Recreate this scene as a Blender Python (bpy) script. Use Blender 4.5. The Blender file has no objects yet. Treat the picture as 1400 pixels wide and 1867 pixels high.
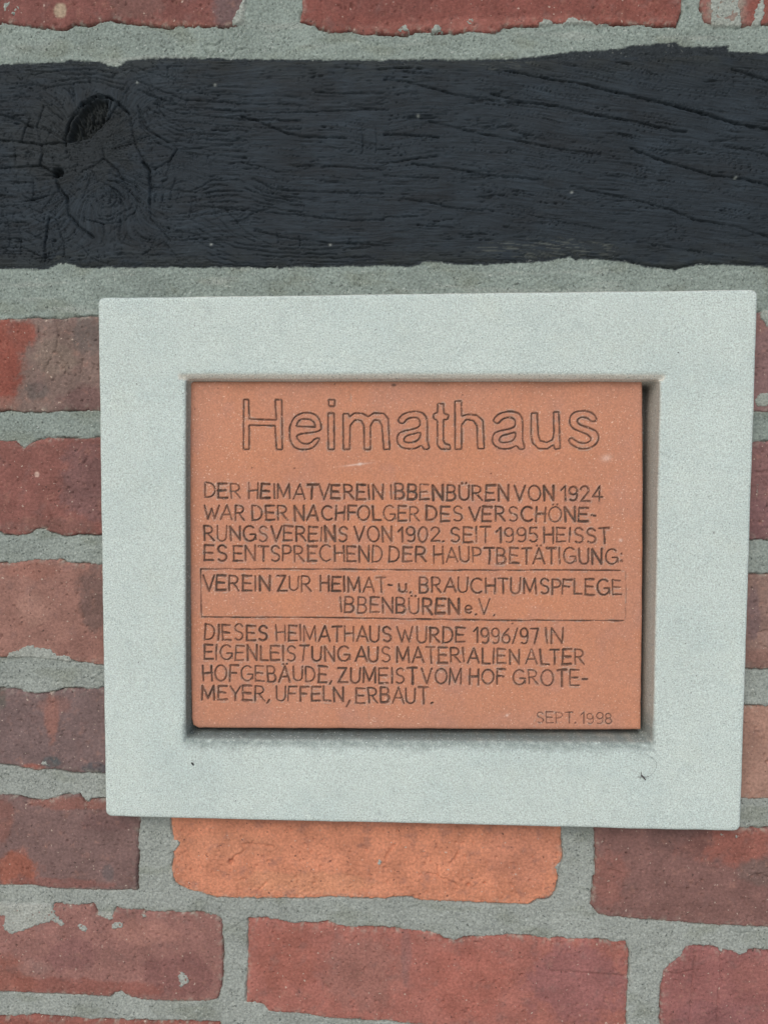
import bpy, math, random
import numpy as np
from mathutils import Euler, Vector

# ------------------------------------------------------------------ camera, sky, sun, exposure
scene = bpy.context.scene
FPX, PW, PH, DIST = 1350.0, 1400.0, 1867.0, 0.47
cd = bpy.data.cameras.new("camera"); cam = bpy.data.objects.new("camera", cd)
scene.collection.objects.link(cam); scene.camera = cam
cam.location = (0, -DIST, 0)
cam.rotation_euler = Euler((math.radians(90 - 3.11), math.radians(-0.12), math.radians(2.77)))
cd.sensor_fit = 'VERTICAL'; cd.sensor_height = 36; cd.lens = FPX * 36 / PH
cd.clip_start = 0.01; cd.clip_end = 100
CM = np.array(cam.rotation_euler.to_matrix())

SUN_EL, SUN_AZ = math.radians(42), math.radians(198)      # azimuth from +Y clockwise; the wall faces -Y
world = bpy.data.worlds.new("World"); scene.world = world; world.use_nodes = True
wn = world.node_tree.nodes; wl = world.node_tree.links
bg = wn['Background']; bg.inputs[1].default_value = 0.12
sky = wn.new('ShaderNodeTexSky'); sky.sky_type = 'NISHITA'; sky.sun_disc = False
sky.sun_elevation = SUN_EL; sky.sun_rotation = SUN_AZ; sky.dust_density = 4; sky.air_density = 1.0
# below the horizon the world is plain paved ground
tc = wn.new('ShaderNodeTexCoord'); sep = wn.new('ShaderNodeSeparateXYZ'); wl.new(tc.outputs['Generated'], sep.inputs[0])
mp = wn.new('ShaderNodeMapRange'); mp.inputs[1].default_value = -0.02; mp.inputs[2].default_value = 0.02
wl.new(sep.outputs[2], mp.inputs[0])
mx = wn.new('ShaderNodeMix'); mx.data_type = 'RGBA'
mx.inputs['A'].default_value = (4.6, 4.45, 4.2, 1)
wl.new(mp.outputs[0], mx.inputs['Factor']); wl.new(sky.outputs[0], mx.inputs['B']); wl.new(mx.outputs['Result'], bg.inputs[0])
sd = bpy.data.lights.new("sun", 'SUN'); sun = bpy.data.objects.new("sun", sd); scene.collection.objects.link(sun)
sd.energy = 1.1; sd.angle = math.radians(50); sd.color = (1.0, 0.96, 0.9)
sv = Vector((math.sin(SUN_AZ) * math.cos(SUN_EL), math.cos(SUN_AZ) * math.cos(SUN_EL), math.sin(SUN_EL)))
sun.rotation_euler = sv.to_track_quat('Z', 'Y').to_euler()
scene.view_settings.view_transform = 'Standard'; scene.view_settings.look = 'None'
scene.view_settings.exposure = -0.30; scene.view_settings.gamma = 1
scene.render.engine = 'CYCLES'

# ------------------------------------------------------------------ helpers
rng = np.random.default_rng(7)

def U(pts, depth=0.0):
    """photo measurements -> wall plane millimetres (x right, z up) on the plane y = -depth mm"""
    p = np.atleast_2d(np.array(pts, float))
    d = np.stack([(p[:, 0] - PW / 2) / FPX, -(p[:, 1] - PH / 2) / FPX, -np.ones(len(p))], 1) @ CM.T
    t = (-depth / 1000 + DIST) / d[:, 1]
    return np.stack([d[:, 0] * t * 1000, d[:, 2] * t * 1000], 1)

PERM = rng.permutation(4096); GR = rng.uniform(0, 2 * math.pi, 4096)
GX, GY = np.cos(GR), np.sin(GR)
def perlin(x, y, seed=0):
    x = np.asarray(x, float); y = np.asarray(y, float)
    xi = np.floor(x).astype(int); yi = np.floor(y).astype(int); xf = x - xi; yf = y - yi
    u = xf * xf * xf * (xf * (xf * 6 - 15) + 10); v = yf * yf * yf * (yf * (yf * 6 - 15) + 10)
    def g(ix, iy, dx, dy):
        h = PERM[(PERM[(ix + seed * 131) & 4095] + iy + seed * 17) & 4095]
        return GX[h] * dx + GY[h] * dy
    a = g(xi, yi, xf, yf); b = g(xi + 1, yi, xf - 1, yf); c = g(xi, yi + 1, xf, yf - 1); d = g(xi + 1, yi + 1, xf - 1, yf - 1)
    return (a + u * (b - a) + v * ((c + u * (d - c)) - (a + u * (b - a)))) * 1.5
def fbm(x, y, octv=4, seed=0, rough=.5):
    s = 0; a = 1; t = 0
    for o in range(octv):
        s = s + a * perlin(x * 2**o, y * 2**o, seed + o * 7); t += a; a *= rough
    return s / t
def sst(a, b, x):
    t = np.clip((x - a) / (b - a), 0, 1); return t * t * (3 - 2 * t)

def polydist(X, Z, P, closed=True):
    P = np.asarray(P); n = len(P); D = np.full(X.shape, 1e9)
    for i in range(n if closed else n - 1):
        a = P[i]; b = P[(i + 1) % n]; ab = b - a; L = max(ab @ ab, 1e-9)
        t = np.clip(((X - a[0]) * ab[0] + (Z - a[1]) * ab[1]) / L, 0, 1)
        D = np.minimum(D, (X - a[0] - t * ab[0])**2 + (Z - a[1] - t * ab[1])**2)
    return np.sqrt(D)
def inside(X, Z, P):
    r = np.zeros(X.shape, bool); n = len(P)
    for i in range(n):
        a = P[i]; b = P[(i + 1) % n]
        if a[1] == b[1]: continue
        r ^= ((a[1] > Z) != (b[1] > Z)) & (X < (b[0] - a[0]) * (Z - a[1]) / (b[1] - a[1]) + a[0])
    return r
def sdf(X, Z, P):      # positive inside
    d = polydist(X, Z, P); return np.where(inside(X, Z, P), d, -d)

def s2l(c):
    c = np.asarray(c, float) / 255; return np.where(c <= .04045, c / 12.92, ((c + .055) / 1.055)**2.4)
LIGHT = np.array([.93, .875, .82])       # light falling on the wall, used to turn seen colours into base colours
def A(c): return np.clip(s2l(c) / LIGHT, 0, .9)
def AB(c):
    c = np.asarray(c, float); return A(c + .15 * (c.mean() - c) + (4, 6, 3))

def tag(o, label=None, cat=None, kind=None, group=None):
    if label: o['label'] = label
    if cat: o['category'] = cat
    if kind: o['kind'] = kind
    if group: o['group'] = group
    return o
def empty(name, loc, label, cat, kind=None):
    o = bpy.data.objects.new(name, None); o.location = loc; scene.collection.objects.link(o); o.empty_display_size = .05
    return tag(o, label, cat, kind)
def link(name, me, mat, parent=None):
    o = bpy.data.objects.new(name, me); scene.collection.objects.link(o); me.materials.append(mat)
    if parent is not None:
        o.parent = parent; o.matrix_parent_inverse = parent.matrix_basis.inverted()
    return o

def grid(x0, x1, z0, z1, step):
    nx = int((x1 - x0) / step) + 2; nz = int((z1 - z0) / step) + 2
    return np.meshgrid(x0 + np.arange(nx) * step, z0 + np.arange(nz) * step)

def relief(name, X, Z, H, keep, col, mat, parent=None, back=None, attrs=None):
    """height field over the wall plane (mm, H towards the viewer), cells where all corners are kept;
       with sides going back to depth `back` (mm)"""
    nz, nx = X.shape
    F = keep[:-1, :-1] & keep[1:, :-1] & keep[:-1, 1:] & keep[1:, 1:]
    idx = np.arange(nx * nz).reshape(nz, nx)
    q = np.stack([idx[:-1, :-1], idx[:-1, 1:], idx[1:, 1:], idx[1:, :-1]], -1)
    Q = [q[F]]
    co = np.stack([X, -H, Z], -1).reshape(-1, 3) / 1000
    C = col.reshape(-1, 3)
    AT = {k: v.reshape(-1, 3) for k, v in (attrs or {}).items()}
    if back is not None:
        Fp = np.pad(F, 1)
        n0 = len(co); side = []
        for (sl, e0, e1) in (((slice(0, -2), slice(1, -1)), 0, 1), ((slice(1, -1), slice(2, None)), 1, 2),
                             ((slice(2, None), slice(1, -1)), 2, 3), ((slice(1, -1), slice(0, -2)), 3, 0)):
            b = F & ~Fp[sl]; e = q[b]
            side.append(np.stack([e[:, e1], e[:, e0], e[:, e0] + n0, e[:, e1] + n0], -1))
        Q += side
        bk = co.copy(); bk[:, 1] = -back / 1000
        co = np.concatenate([co, bk]); C = np.concatenate([C, C]); AT = {k: np.concatenate([v, v]) for k, v in AT.items()}
    Q = np.concatenate(Q)
    used = np.zeros(len(co), bool); used[Q.ravel()] = True
    mapi = np.cumsum(used) - 1; Q = mapi[Q]; co = co[used]; C = C[used]
    me = bpy.data.meshes.new(name)
    me.vertices.add(len(co)); me.vertices.foreach_set('co', co.ravel())
    me.loops.add(len(Q) * 4); me.loops.foreach_set('vertex_index', Q.ravel().astype(np.int32))
    me.polygons.add(len(Q)); me.polygons.foreach_set('loop_start', np.arange(0, len(Q) * 4, 4, dtype=np.int32))
    me.update(calc_edges=True)
    me.polygons.foreach_set('use_smooth', np.ones(len(Q), bool))
    ca = me.color_attributes.new('Col', 'FLOAT_COLOR', 'POINT')
    ca.data.foreach_set('color', np.concatenate([C, np.ones((len(C), 1))], 1).astype(np.float32).ravel())
    for k, v in AT.items():
        at = me.attributes.new(k, 'FLOAT_VECTOR', 'POINT'); at.data.foreach_set('vector', v[used].astype(np.float32).ravel())
    return link(name, me, mat, parent)

# ------------------------------------------------------------------ materials
def material(name, rough=.9, spec=.3, flecks=(), bumps=(), tint=(), grain=None, sheen=0):
    """tint: (scale, detail, lo, hi) multiplies; flecks: (scale, threshold, softness, colour, amount); bumps: (scale, detail, distance mm)"""
    m = bpy.data.materials.new(name); m.use_nodes = True
    n = m.node_tree.nodes; l = m.node_tree.links; b = n['Principled BSDF']
    b.inputs['Roughness'].default_value = rough; b.inputs['Specular IOR Level'].default_value = spec
    at = n.new('ShaderNodeAttribute'); at.attribute_name = 'Col'; col = at.outputs['Color']
    tc = n.new('ShaderNodeTexCoord'); vec = tc.outputs['Object']
    def noise(sc, det, v=None):
        t = n.new('ShaderNodeTexNoise'); t.inputs['Scale'].default_value = sc; t.inputs['Detail'].default_value = det
        l.new(v or vec, t.inputs['Vector']); return t
    for k, (sc, det, lo, hi) in enumerate(tint):
        t = noise(sc, det); r = n.new('ShaderNodeMapRange'); r.inputs[1].default_value = .25; r.inputs[2].default_value = .75
        r.inputs[3].default_value = lo; r.inputs[4].default_value = hi; l.new(t.outputs[0], r.inputs[0])
        x = n.new('ShaderNodeVectorMath'); x.operation = 'SCALE'; l.new(col, x.inputs[0]); l.new(r.outputs[0], x.inputs['Scale']); col = x.outputs[0]
    bw = n.new('ShaderNodeRGBToBW'); l.new(at.outputs['Color'], bw.inputs[0]); lum = n.new('ShaderNodeMapRange')
    lum.inputs[1].default_value = .05; lum.inputs[2].default_value = .14; lum.inputs[3].default_value = .25; l.new(bw.outputs[0], lum.inputs[0])
    for sc, th, so, c, am in flecks:
        t = noise(sc, 1.5); r = n.new('ShaderNodeMapRange'); r.inputs[1].default_value = th; r.inputs[2].default_value = th + so
        r.inputs[3].default_value = 0; r.inputs[4].default_value = am; l.new(t.outputs[0], r.inputs[0])
        mu = n.new('ShaderNodeMath'); mu.operation = 'MULTIPLY'; l.new(r.outputs[0], mu.inputs[0]); l.new(lum.outputs[0], mu.inputs[1])
        x = n.new('ShaderNodeMix'); x.data_type = 'RGBA'; l.new(mu.outputs[0], x.inputs['Factor']); l.new(col, x.inputs['A'])
        x.inputs['B'].default_value = (*[float(q) for q in c], 1); col = x.outputs['Result']
    if grain:
        ga = n.new('ShaderNodeAttribute'); ga.attribute_name = 'grain'
        t = noise(1, 4, ga.outputs['Vector']); t.inputs['Roughness'].default_value = .65
        r = n.new('ShaderNodeMapRange'); r.inputs[1].default_value = .3; r.inputs[2].default_value = .7
        r.inputs[3].default_value = grain[0]; r.inputs[4].default_value = grain[1]; l.new(t.outputs[0], r.inputs[0])
        x = n.new('ShaderNodeVectorMath'); x.operation = 'SCALE'; l.new(col, x.inputs[0]); l.new(r.outputs[0], x.inputs['Scale']); col = x.outputs[0]
        bp = n.new('ShaderNodeBump'); bp.inputs['Strength'].default_value = 1; bp.inputs['Distance'].default_value = grain[2] / 1000
        l.new(t.outputs[0], bp.inputs['Height']); gb = bp
    l.new(col, b.inputs['Base Color'])
    prev = gb.outputs[0] if grain else None
    for sc, det, dist in bumps:
        t = noise(sc, det); bp = n.new('ShaderNodeBump'); bp.inputs['Strength'].default_value = 1
        bp.inputs['Distance'].default_value = dist / 1000; l.new(t.outputs[0], bp.inputs['Height'])
        if prev: l.new(prev, bp.inputs['Normal'])
        prev = bp.outputs[0]
    if prev: l.new(prev, b.inputs['Normal'])
    return m

M_BRICK = material('fired_brick', .88, .25, tint=((60, 6, .80, 1.2), (550, 4, .74, 1.26)),
                   flecks=((420, .70, .03, A((196, 176, 160)), .75), (340, .70, .02, A((66, 52, 50)), .7), (900, .70, .05, A((200, 160, 140)), .5)),
                   bumps=((240, 6, 1.0), (1000, 2, .4)))
M_MORTAR = material('lime_mortar', .95, .15, tint=((25, 4, .92, 1.08), (750, 3, .68, 1.34)),
                    flecks=((500, .70, .03, A((196, 200, 192)), .55), (560, .68, .03, A((72, 78, 74)), .7)),
                    bumps=((650, 3, .8), (1600, 2, .3)))
M_STONE = material('pale_sandstone', .93, .2, tint=((18, 4, .96, 1.04), (1150, 2, .74, 1.28)),
                   flecks=((1000, .655, .04, A((128, 142, 140)), .8), (820, .66, .05, A((224, 230, 224)), .6), (260, .765, .02, A((100, 106, 102)), .7)),
                   bumps=((900, 2, .55), (1800, 2, .2)))
M_CLAY = material('terracotta', .8, .3, tint=((22, 4, .95, 1.05), (1000, 2, .84, 1.18)),
                  flecks=((900, .665, .04, A((232, 196, 172)), .75), (500, .77, .02, A((90, 60, 50)), .7)),
                  bumps=((1500, 2, .16), (120, 3, .25)))
M_WOOD = material('tarred_oak', .72, .22, tint=((30, 4, .85, 1.15), (300, 3, .9, 1.12)), grain=(.55, 1.42, .45),
                  flecks=((420, .79, .02, A((110, 114, 112)), .4),), bumps=((1500, 2, .1),))
M_DARK = material('dry_husk', .8, .2)

# ------------------------------------------------------------------ the wall: bricks
FC = np.array([(178, 542), (1382, 527), (1350, 1517), (192, 1490)])      # stone frame, front corners
FRONT = 12.0                                                            # frame face stands 12 mm proud of the bricks
frame_mm = U(FC, FRONT)
hide = U(np.array([(178, 542), (1382, 527), (1350, 1517), (192, 1490)]), FRONT)
hc = hide.mean(0); hide_in = hc + (hide - hc) * np.array([.955, .945])

BR = []   # (outline px, base colour, patches[(cx,cy,rx,ry,colour,strength)], height mm, smears[poly], cracks)
BR.append(dict(p=[(-70,-60),(-70,40),(0,40),(40,45),(75,50),(120,52),(135,42),(160,45),(200,36),(255,42),(300,48),(360,46),(430,46),(441,38),(447,0),(450,-60)],
    c=(126,72,68), pt=[(430,10,50,60,(108,82,84),.9),(250,0,60,40,(112,80,76),.5),(40,10,60,30,(132,76,72),.6),(110,20,14,14,(165,140,118),.9),(260,48,160,10,(150,92,82),.7)],
    sm=[[(5,5),(20,2),(38,15),(28,28),(8,22)],[(420,44),(436,10),(446,-10),(458,10),(450,46)]]))
BR.append(dict(p=[(548,-60),(551,18),(547,38),(580,48),(600,58),(640,56),(660,62),(700,60),(740,62),(758,54),(790,60),(830,58),(850,54),(875,58),(900,59),(920,48),(950,44),(985,46),(1000,42),(1020,42),(1060,40),(1090,44),(1120,42),(1165,44),(1232,46),(1242,20),(1245,-60)],
    c=(132,70,64), pt=[(900,45,330,14,(152,86,78),.8),(700,5,120,30,(120,66,62),.6),(1150,20,80,40,(140,74,66),.6)],
    sm=[[(722,58),(732,44),(742,42),(746,58)],[(783,60),(790,46),(800,42),(808,58)],[(850,42),(858,30),(864,38),(860,46)],[(985,52),(982,36),(1000,34),(1018,46),(1040,30),(1065,36),(1090,42),(1110,44),(1110,54)]]))
BR.append(dict(p=[(1278,-60),(1276,10),(1284,40),(1310,46),(1355,46),(1400,42),(1470,40),(1470,-60)],
    c=(138,84,78), pt=[(1390,10,30,40,(148,76,68),.8),(1320,20,40,40,(140,128,118),.8)],
    sm=[[(1296,50),(1292,10),(1300,-40),(1340,-40),(1348,15),(1352,50)],[(1368,50),(1376,14),(1390,-10),(1396,20),(1384,48)]]))
BR.append(dict(p=[(-70,583),(0,582),(60,580),(110,581),(130,579),(176,577),(250,577),(250,749),(180,749),(130,748),(90,751),(30,751),(17,746),(0,749),(-70,750)],
    c=(124,98,92), pt=[(0,650,52,110,(142,72,62),1),(40,610,34,34,(142,76,66),1),(68,712,26,22,(96,82,80),.8),(160,610,34,44,(104,90,88),.7),(160,730,70,30,(112,76,76),.7),(100,650,45,50,(130,108,98),.7),(5,735,40,20,(140,96,86),.6)],
    cr=[[(83,668),(80,680),(92,655)],[(100,575),(108,610),(102,640),(118,660),(120,682)],[(70,600),(74,620)],[(152,655),(148,680)]]))
BR.append(dict(p=[(-70,803),(0,804),(29,805),(38,814),(45,817),(55,809),(70,803),(87,799),(145,800),(180,798),(250,797),(250,975),(185,975),(145,973),(119,978),(98,971),(78,963),(64,965),(53,974),(32,976),(8,973),(0,968),(-70,968)],
    c=(134,80,74), pt=[(160,880,60,90,(118,80,80),.8),(90,960,90,20,(122,80,74),.6),(30,880,50,50,(140,82,76),.6),(68,865,5,6,(190,150,138),1)],
    cr=[[(160,835),(150,846)],[(95,935),(96,950)]]))
BR.append(dict(p=[(-70,1030),(0,1028),(32,1026),(64,1020),(107,1020),(124,1027),(185,1030),(250,1031),(250,1214),(188,1213),(120,1203),(60,1196),(0,1198),(-70,1198)],
    c=(150,102,92), pt=[(175,1090,40,70,(112,82,78),.9),(60,1040,60,20,(152,96,84),.6),(60,1110,40,40,(158,112,100),.6),(150,1180,60,30,(140,92,84),.6)],
    sm=[[(10,1204),(16,1190),(35,1182),(55,1176),(90,1182),(105,1192),(128,1196),(132,1208),(100,1210),(40,1208)]]))
BR.append(dict(p=[(-70,1256),(0,1256),(23,1256),(50,1264),(68,1267),(97,1263),(118,1257),(185,1256),(250,1256),(250,1411),(188,1410),(132,1409),(97,1402),(70,1405),(50,1402),(30,1397),(0,1393),(-70,1393)],
    c=(118,92,92), pt=[(95,1310,16,60,(142,90,80),.8),(0,1270,18,30,(92,84,80),.8),(60,1400,26,10,(150,84,74),.9),(100,1285,40,20,(132,88,82),.6),(175,1400,30,14,(84,78,84),.9),(95,1390,20,12,(82,84,88),.9)],
    sm=[[(70,1392),(80,1386),(92,1390),(95,1396),(82,1397)]]))
BR.append(dict(p=[(-70,1448),(0,1449),(29,1452),(59,1461),(94,1458),(118,1451),(144,1449),(153,1462),(160,1465),(168,1459),(188,1458),(253,1465),(256,1500),(252,1520),(252,1560),(249,1590),(250,1622),(200,1624),(125,1622),(90,1620),(60,1614),(0,1615),(-70,1616)],
    c=(122,90,88), pt=[(30,1590,52,46,(148,82,68),1),(130,1465,90,16,(136,84,76),.9),(0,1490,30,60,(136,84,76),.7),(100,1610,120,12,(132,78,72),.7),(190,1500,60,20,(112,78,78),.7),(198,1590,14,20,(98,82,84),.8)]))
BR.append(dict(p=[(312,1465),(312,1505),(316,1525),(314,1545),(318,1562),(311,1592),(320,1610),(340,1622),(370,1630),(395,1637),(475,1639),(550,1638),(600,1636),(700,1639),(728,1635),(752,1636),(765,1642),(825,1644),(890,1647),(960,1650),(978,1641),(1000,1638),(1012,1625),(1016,1600),(1015,1585),(1025,1565),(1022,1515),(1022,1465)],
    c=(206,124,93), pt=[(950,1550,90,80,(188,114,90),.7),(560,1610,160,25,(204,132,98),.6),(420,1540,120,30,(196,122,92),.6),(1000,1640,18,8,(150,80,66),.9),(700,1500,400,10,(178,108,86),.6)],
    sm=[[(310,1530),(326,1530),(330,1542),(318,1552),(308,1560)],[(686,1572),(694,1564),(700,1574),(690,1580)],[(308,1570),(315,1585),(319,1608),(306,1610)],[(1010,1580),(1020,1572),(1032,1578),(1030,1596),(1018,1600)]],
    cr=[[(420,1572),(428,1562),(440,1556),(446,1550),(442,1540),(455,1538),(475,1540),(500,1545)],[(765,1594),(795,1594),(802,1600),(820,1605),(835,1616)],[(800,1600),(797,1578)],[(820,1575),(830,1565),(834,1552)],[(700,1575),(705,1560),(720,1540)],[(930,1610),(942,1630)],[(940,1500),(965,1512)],[(470,1625),(485,1610)]],
    pits=[(422,1571,7),(853,1612,4),(883,1610,3),(402,1543,3),(965,1606,3),(1335,0,0)]))
BR.append(dict(p=[(1082,1480),(1082,1515),(1087,1560),(1082,1615),(1076,1650),(1090,1667),(1115,1672),(1170,1677),(1240,1682),(1300,1687),(1400,1691),(1470,1694),(1470,1514),(1400,1512),(1350,1511),(1280,1490)],
    c=(128,86,82), pt=[(1330,1540,100,44,(150,84,74),.9),(1110,1600,40,60,(142,86,78),.7),(1240,1530,70,40,(112,76,74),.7),(1390,1590,50,30,(116,88,84),.8),(1250,1660,150,20,(120,80,76),.6)],
    cr=[[(1110,1585),(1130,1592)],[(1365,1600),(1380,1593),(1400,1598),(1420,1602)]], pits=[(1142,1557,3),(1252,1620,3),(1382,1597,6)],
    sm=[[(1308,1520),(1314,1517),(1320,1522),(1314,1526)],[(1336,1524),(1344,1523),(1345,1529),(1338,1530)]]))
BR.append(dict(p=[(-70,1650),(0,1651),(95,1652),(100,1650),(170,1652),(176,1665),(205,1668),(212,1658),(235,1659),(260,1662),(300,1664),(360,1666),(395,1670),(404,1678),(406,1750),(404,1800),(397,1822),(380,1826),(320,1826),(260,1824),(235,1818),(220,1808),(210,1811),(200,1818),(125,1814),(0,1809),(-70,1808)],
    c=(146,96,90), pt=[(330,1780,90,50,(126,78,76),.8),(150,1800,200,20,(140,78,70),.8),(20,1780,60,50,(150,84,72),.7),(130,1740,60,40,(128,80,80),.6),(260,1700,80,30,(160,106,96),.7),(60,1765,40,20,(150,108,102),.6)],
    sm=[[(-20,1640),(95,1645),(103,1668),(120,1684),(112,1692),(98,1680),(80,1684),(60,1690),(40,1700),(18,1704),(4,1690),(10,1672),(-20,1668)],
        [(136,1685),(150,1684),(164,1692),(158,1702),(142,1694)],[(176,1650),(206,1652),(208,1678),(190,1676),(178,1668)],[(200,1682),(226,1680),(226,1692),(206,1694)],
        [(322,1778),(332,1772),(344,1778),(346,1790),(328,1802),(326,1790)],[(256,1668),(266,1666),(270,1672),(260,1674)]]))
BR.append(dict(p=[(453,1677),(500,1677),(525,1684),(575,1687),(600,1682),(630,1691),(700,1694),(750,1697),(795,1702),(808,1714),(830,1716),(875,1708),(925,1705),(1000,1712),(1075,1714),(1140,1720),(1145,1732),(1144,1800),(1140,1867),(1136,1905),(1000,1890),(850,1878),(700,1862),(665,1861),(600,1857),(550,1849),(490,1845),(480,1832),(449,1828),(452,1750)],
    c=(164,94,84), pt=[(660,1770,90,90,(146,96,88),.6),(850,1790,90,90,(168,92,80),.8),(1050,1790,110,90,(146,88,88),.8),(520,1750,70,70,(154,84,72),.6),(740,1740,12,60,(130,92,92),.4)],
    cr=[[(588,1785),(592,1795),(600,1802)],[(1000,1770),(1060,1774),(1140,1780)]], pits=[(950,1778,4),(996,1820,3)]))
BR.append(dict(p=[(1204,1920),(1204,1867),(1205,1800),(1210,1770),(1240,1745),(1252,1726),(1300,1730),(1330,1736),(1350,1742),(1370,1735),(1400,1737),(1470,1740),(1470,1930)],
    c=(146,86,84), pt=[(1300,1860,90,40,(138,84,86),.6),(1380,1780,60,40,(156,92,86),.6)],
    cr=[[(1268,1735),(1264,1770),(1260,1820),(1256,1867)],[(1313,1735),(1314,1780),(1308,1820),(1306,1867)],[(1210,1774),(1240,1776),(1262,1770)]], sm=[[(1312,1736),(1310,1726),(1318,1730),(1317,1740)]]))
BR.append(dict(p=[(-70,1855),(0,1856),(60,1853),(150,1860),(250,1863),(330,1865),(400,1867),(400,1960),(-70,1960)], c=(146,82,74), pt=[(20,1880,200,20,(156,78,66),.6)]))
BR.append(dict(p=[(1320,568),(1381,570),(1400,568),(1470,566),(1470,752),(1400,751),(1377,750),(1320,750)],
    c=(134,98,98), pt=[(1380,590,20,20,(140,96,90),.5)], sm=[[(1390,590),(1384,572),(1398,560),(1420,560),(1410,600),(1396,598)],[(1374,744),(1376,722),(1390,716),(1420,714),(1420,738),(1395,742)]]))
BR.append(dict(p=[(1320,806),(1400,805),(1470,804),(1470,984),(1400,984),(1320,982)], c=(130,88,88), pt=[(1380,950,30,40,(128,86,90),.6)],
    cr=[[(1376,862),(1400,858),(1420,860)],[(1392,880),(1400,892)],[(1394,930),(1400,918)]], sm=[[(1376,910),(1377,880),(1381,880),(1382,910)]]))
BR.append(dict(p=[(1320,1047),(1400,1048),(1470,1047),(1470,1221),(1400,1220),(1320,1218)], c=(140,106,98), pt=[(1372,1120,14,60,(120,92,94),.8),(1390,1200,40,20,(136,92,84),.6)],
    cr=[[(1380,1155),(1395,1150),(1420,1152)],[(1382,1175),(1400,1182)]]))
BR.append(dict(p=[(1320,1288),(1400,1289),(1470,1289),(1470,1458),(1400,1457),(1320,1456)], c=(160,116,102), pt=[(1380,1400,40,60,(166,122,108),.6)],
    pits=[(1399,1390,6)]))

wall = empty('brick_wall', (0, .01, U([(700, 1867)])[0][1] / 1000), 'uneven old red and orange brick wall with grey mortar above and below the black beam', 'wall', 'thing')
def widen(x, y):      # the wall goes on past the picture's edges
    if x <= -70: x = -255 + 8 * math.sin(y * .05)
    if x >= 1470: x = 1640 + 8 * math.sin(y * .05)
    if y <= -60: y = -128 + 4 * math.sin(x * .02)
    if y >= 1905: y = 2015 if x < 430 or x > 1190 else y
    return x, y
for o in BR: o['p'] = [widen(*q) for q in o['p']]; o['mm'] = U(o['p'])

def warp(X, Z, seed, a=1.0):
    return (X + a * (.95 * fbm(X / 5, Z / 5, 4, seed, .68)), Z + a * (.95 * fbm(X / 5, Z / 5, 4, seed + 50, .68)) + .3 * a * perlin(X / 1.5, Z / 1.5, 4))
def blob(X, Z, cx, cy, rx, ry, seed):
    c = U([(cx, cy)])[0]; s = .35
    d = np.sqrt(((X - c[0]) / (rx * s))**2 + ((Z - c[1]) / (ry * s))**2) + .62 * fbm(X / 13, Z / 13, 6, seed, .7)
    return 1 - sst(.62, 1.02, d)

ST = .66
def wall_h(seed, X, Z): return .5 * fbm(X / 40, Z / 40, 2, seed) + .35 * fbm(X / 8, Z / 8, 4, seed + 3, .6)

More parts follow.
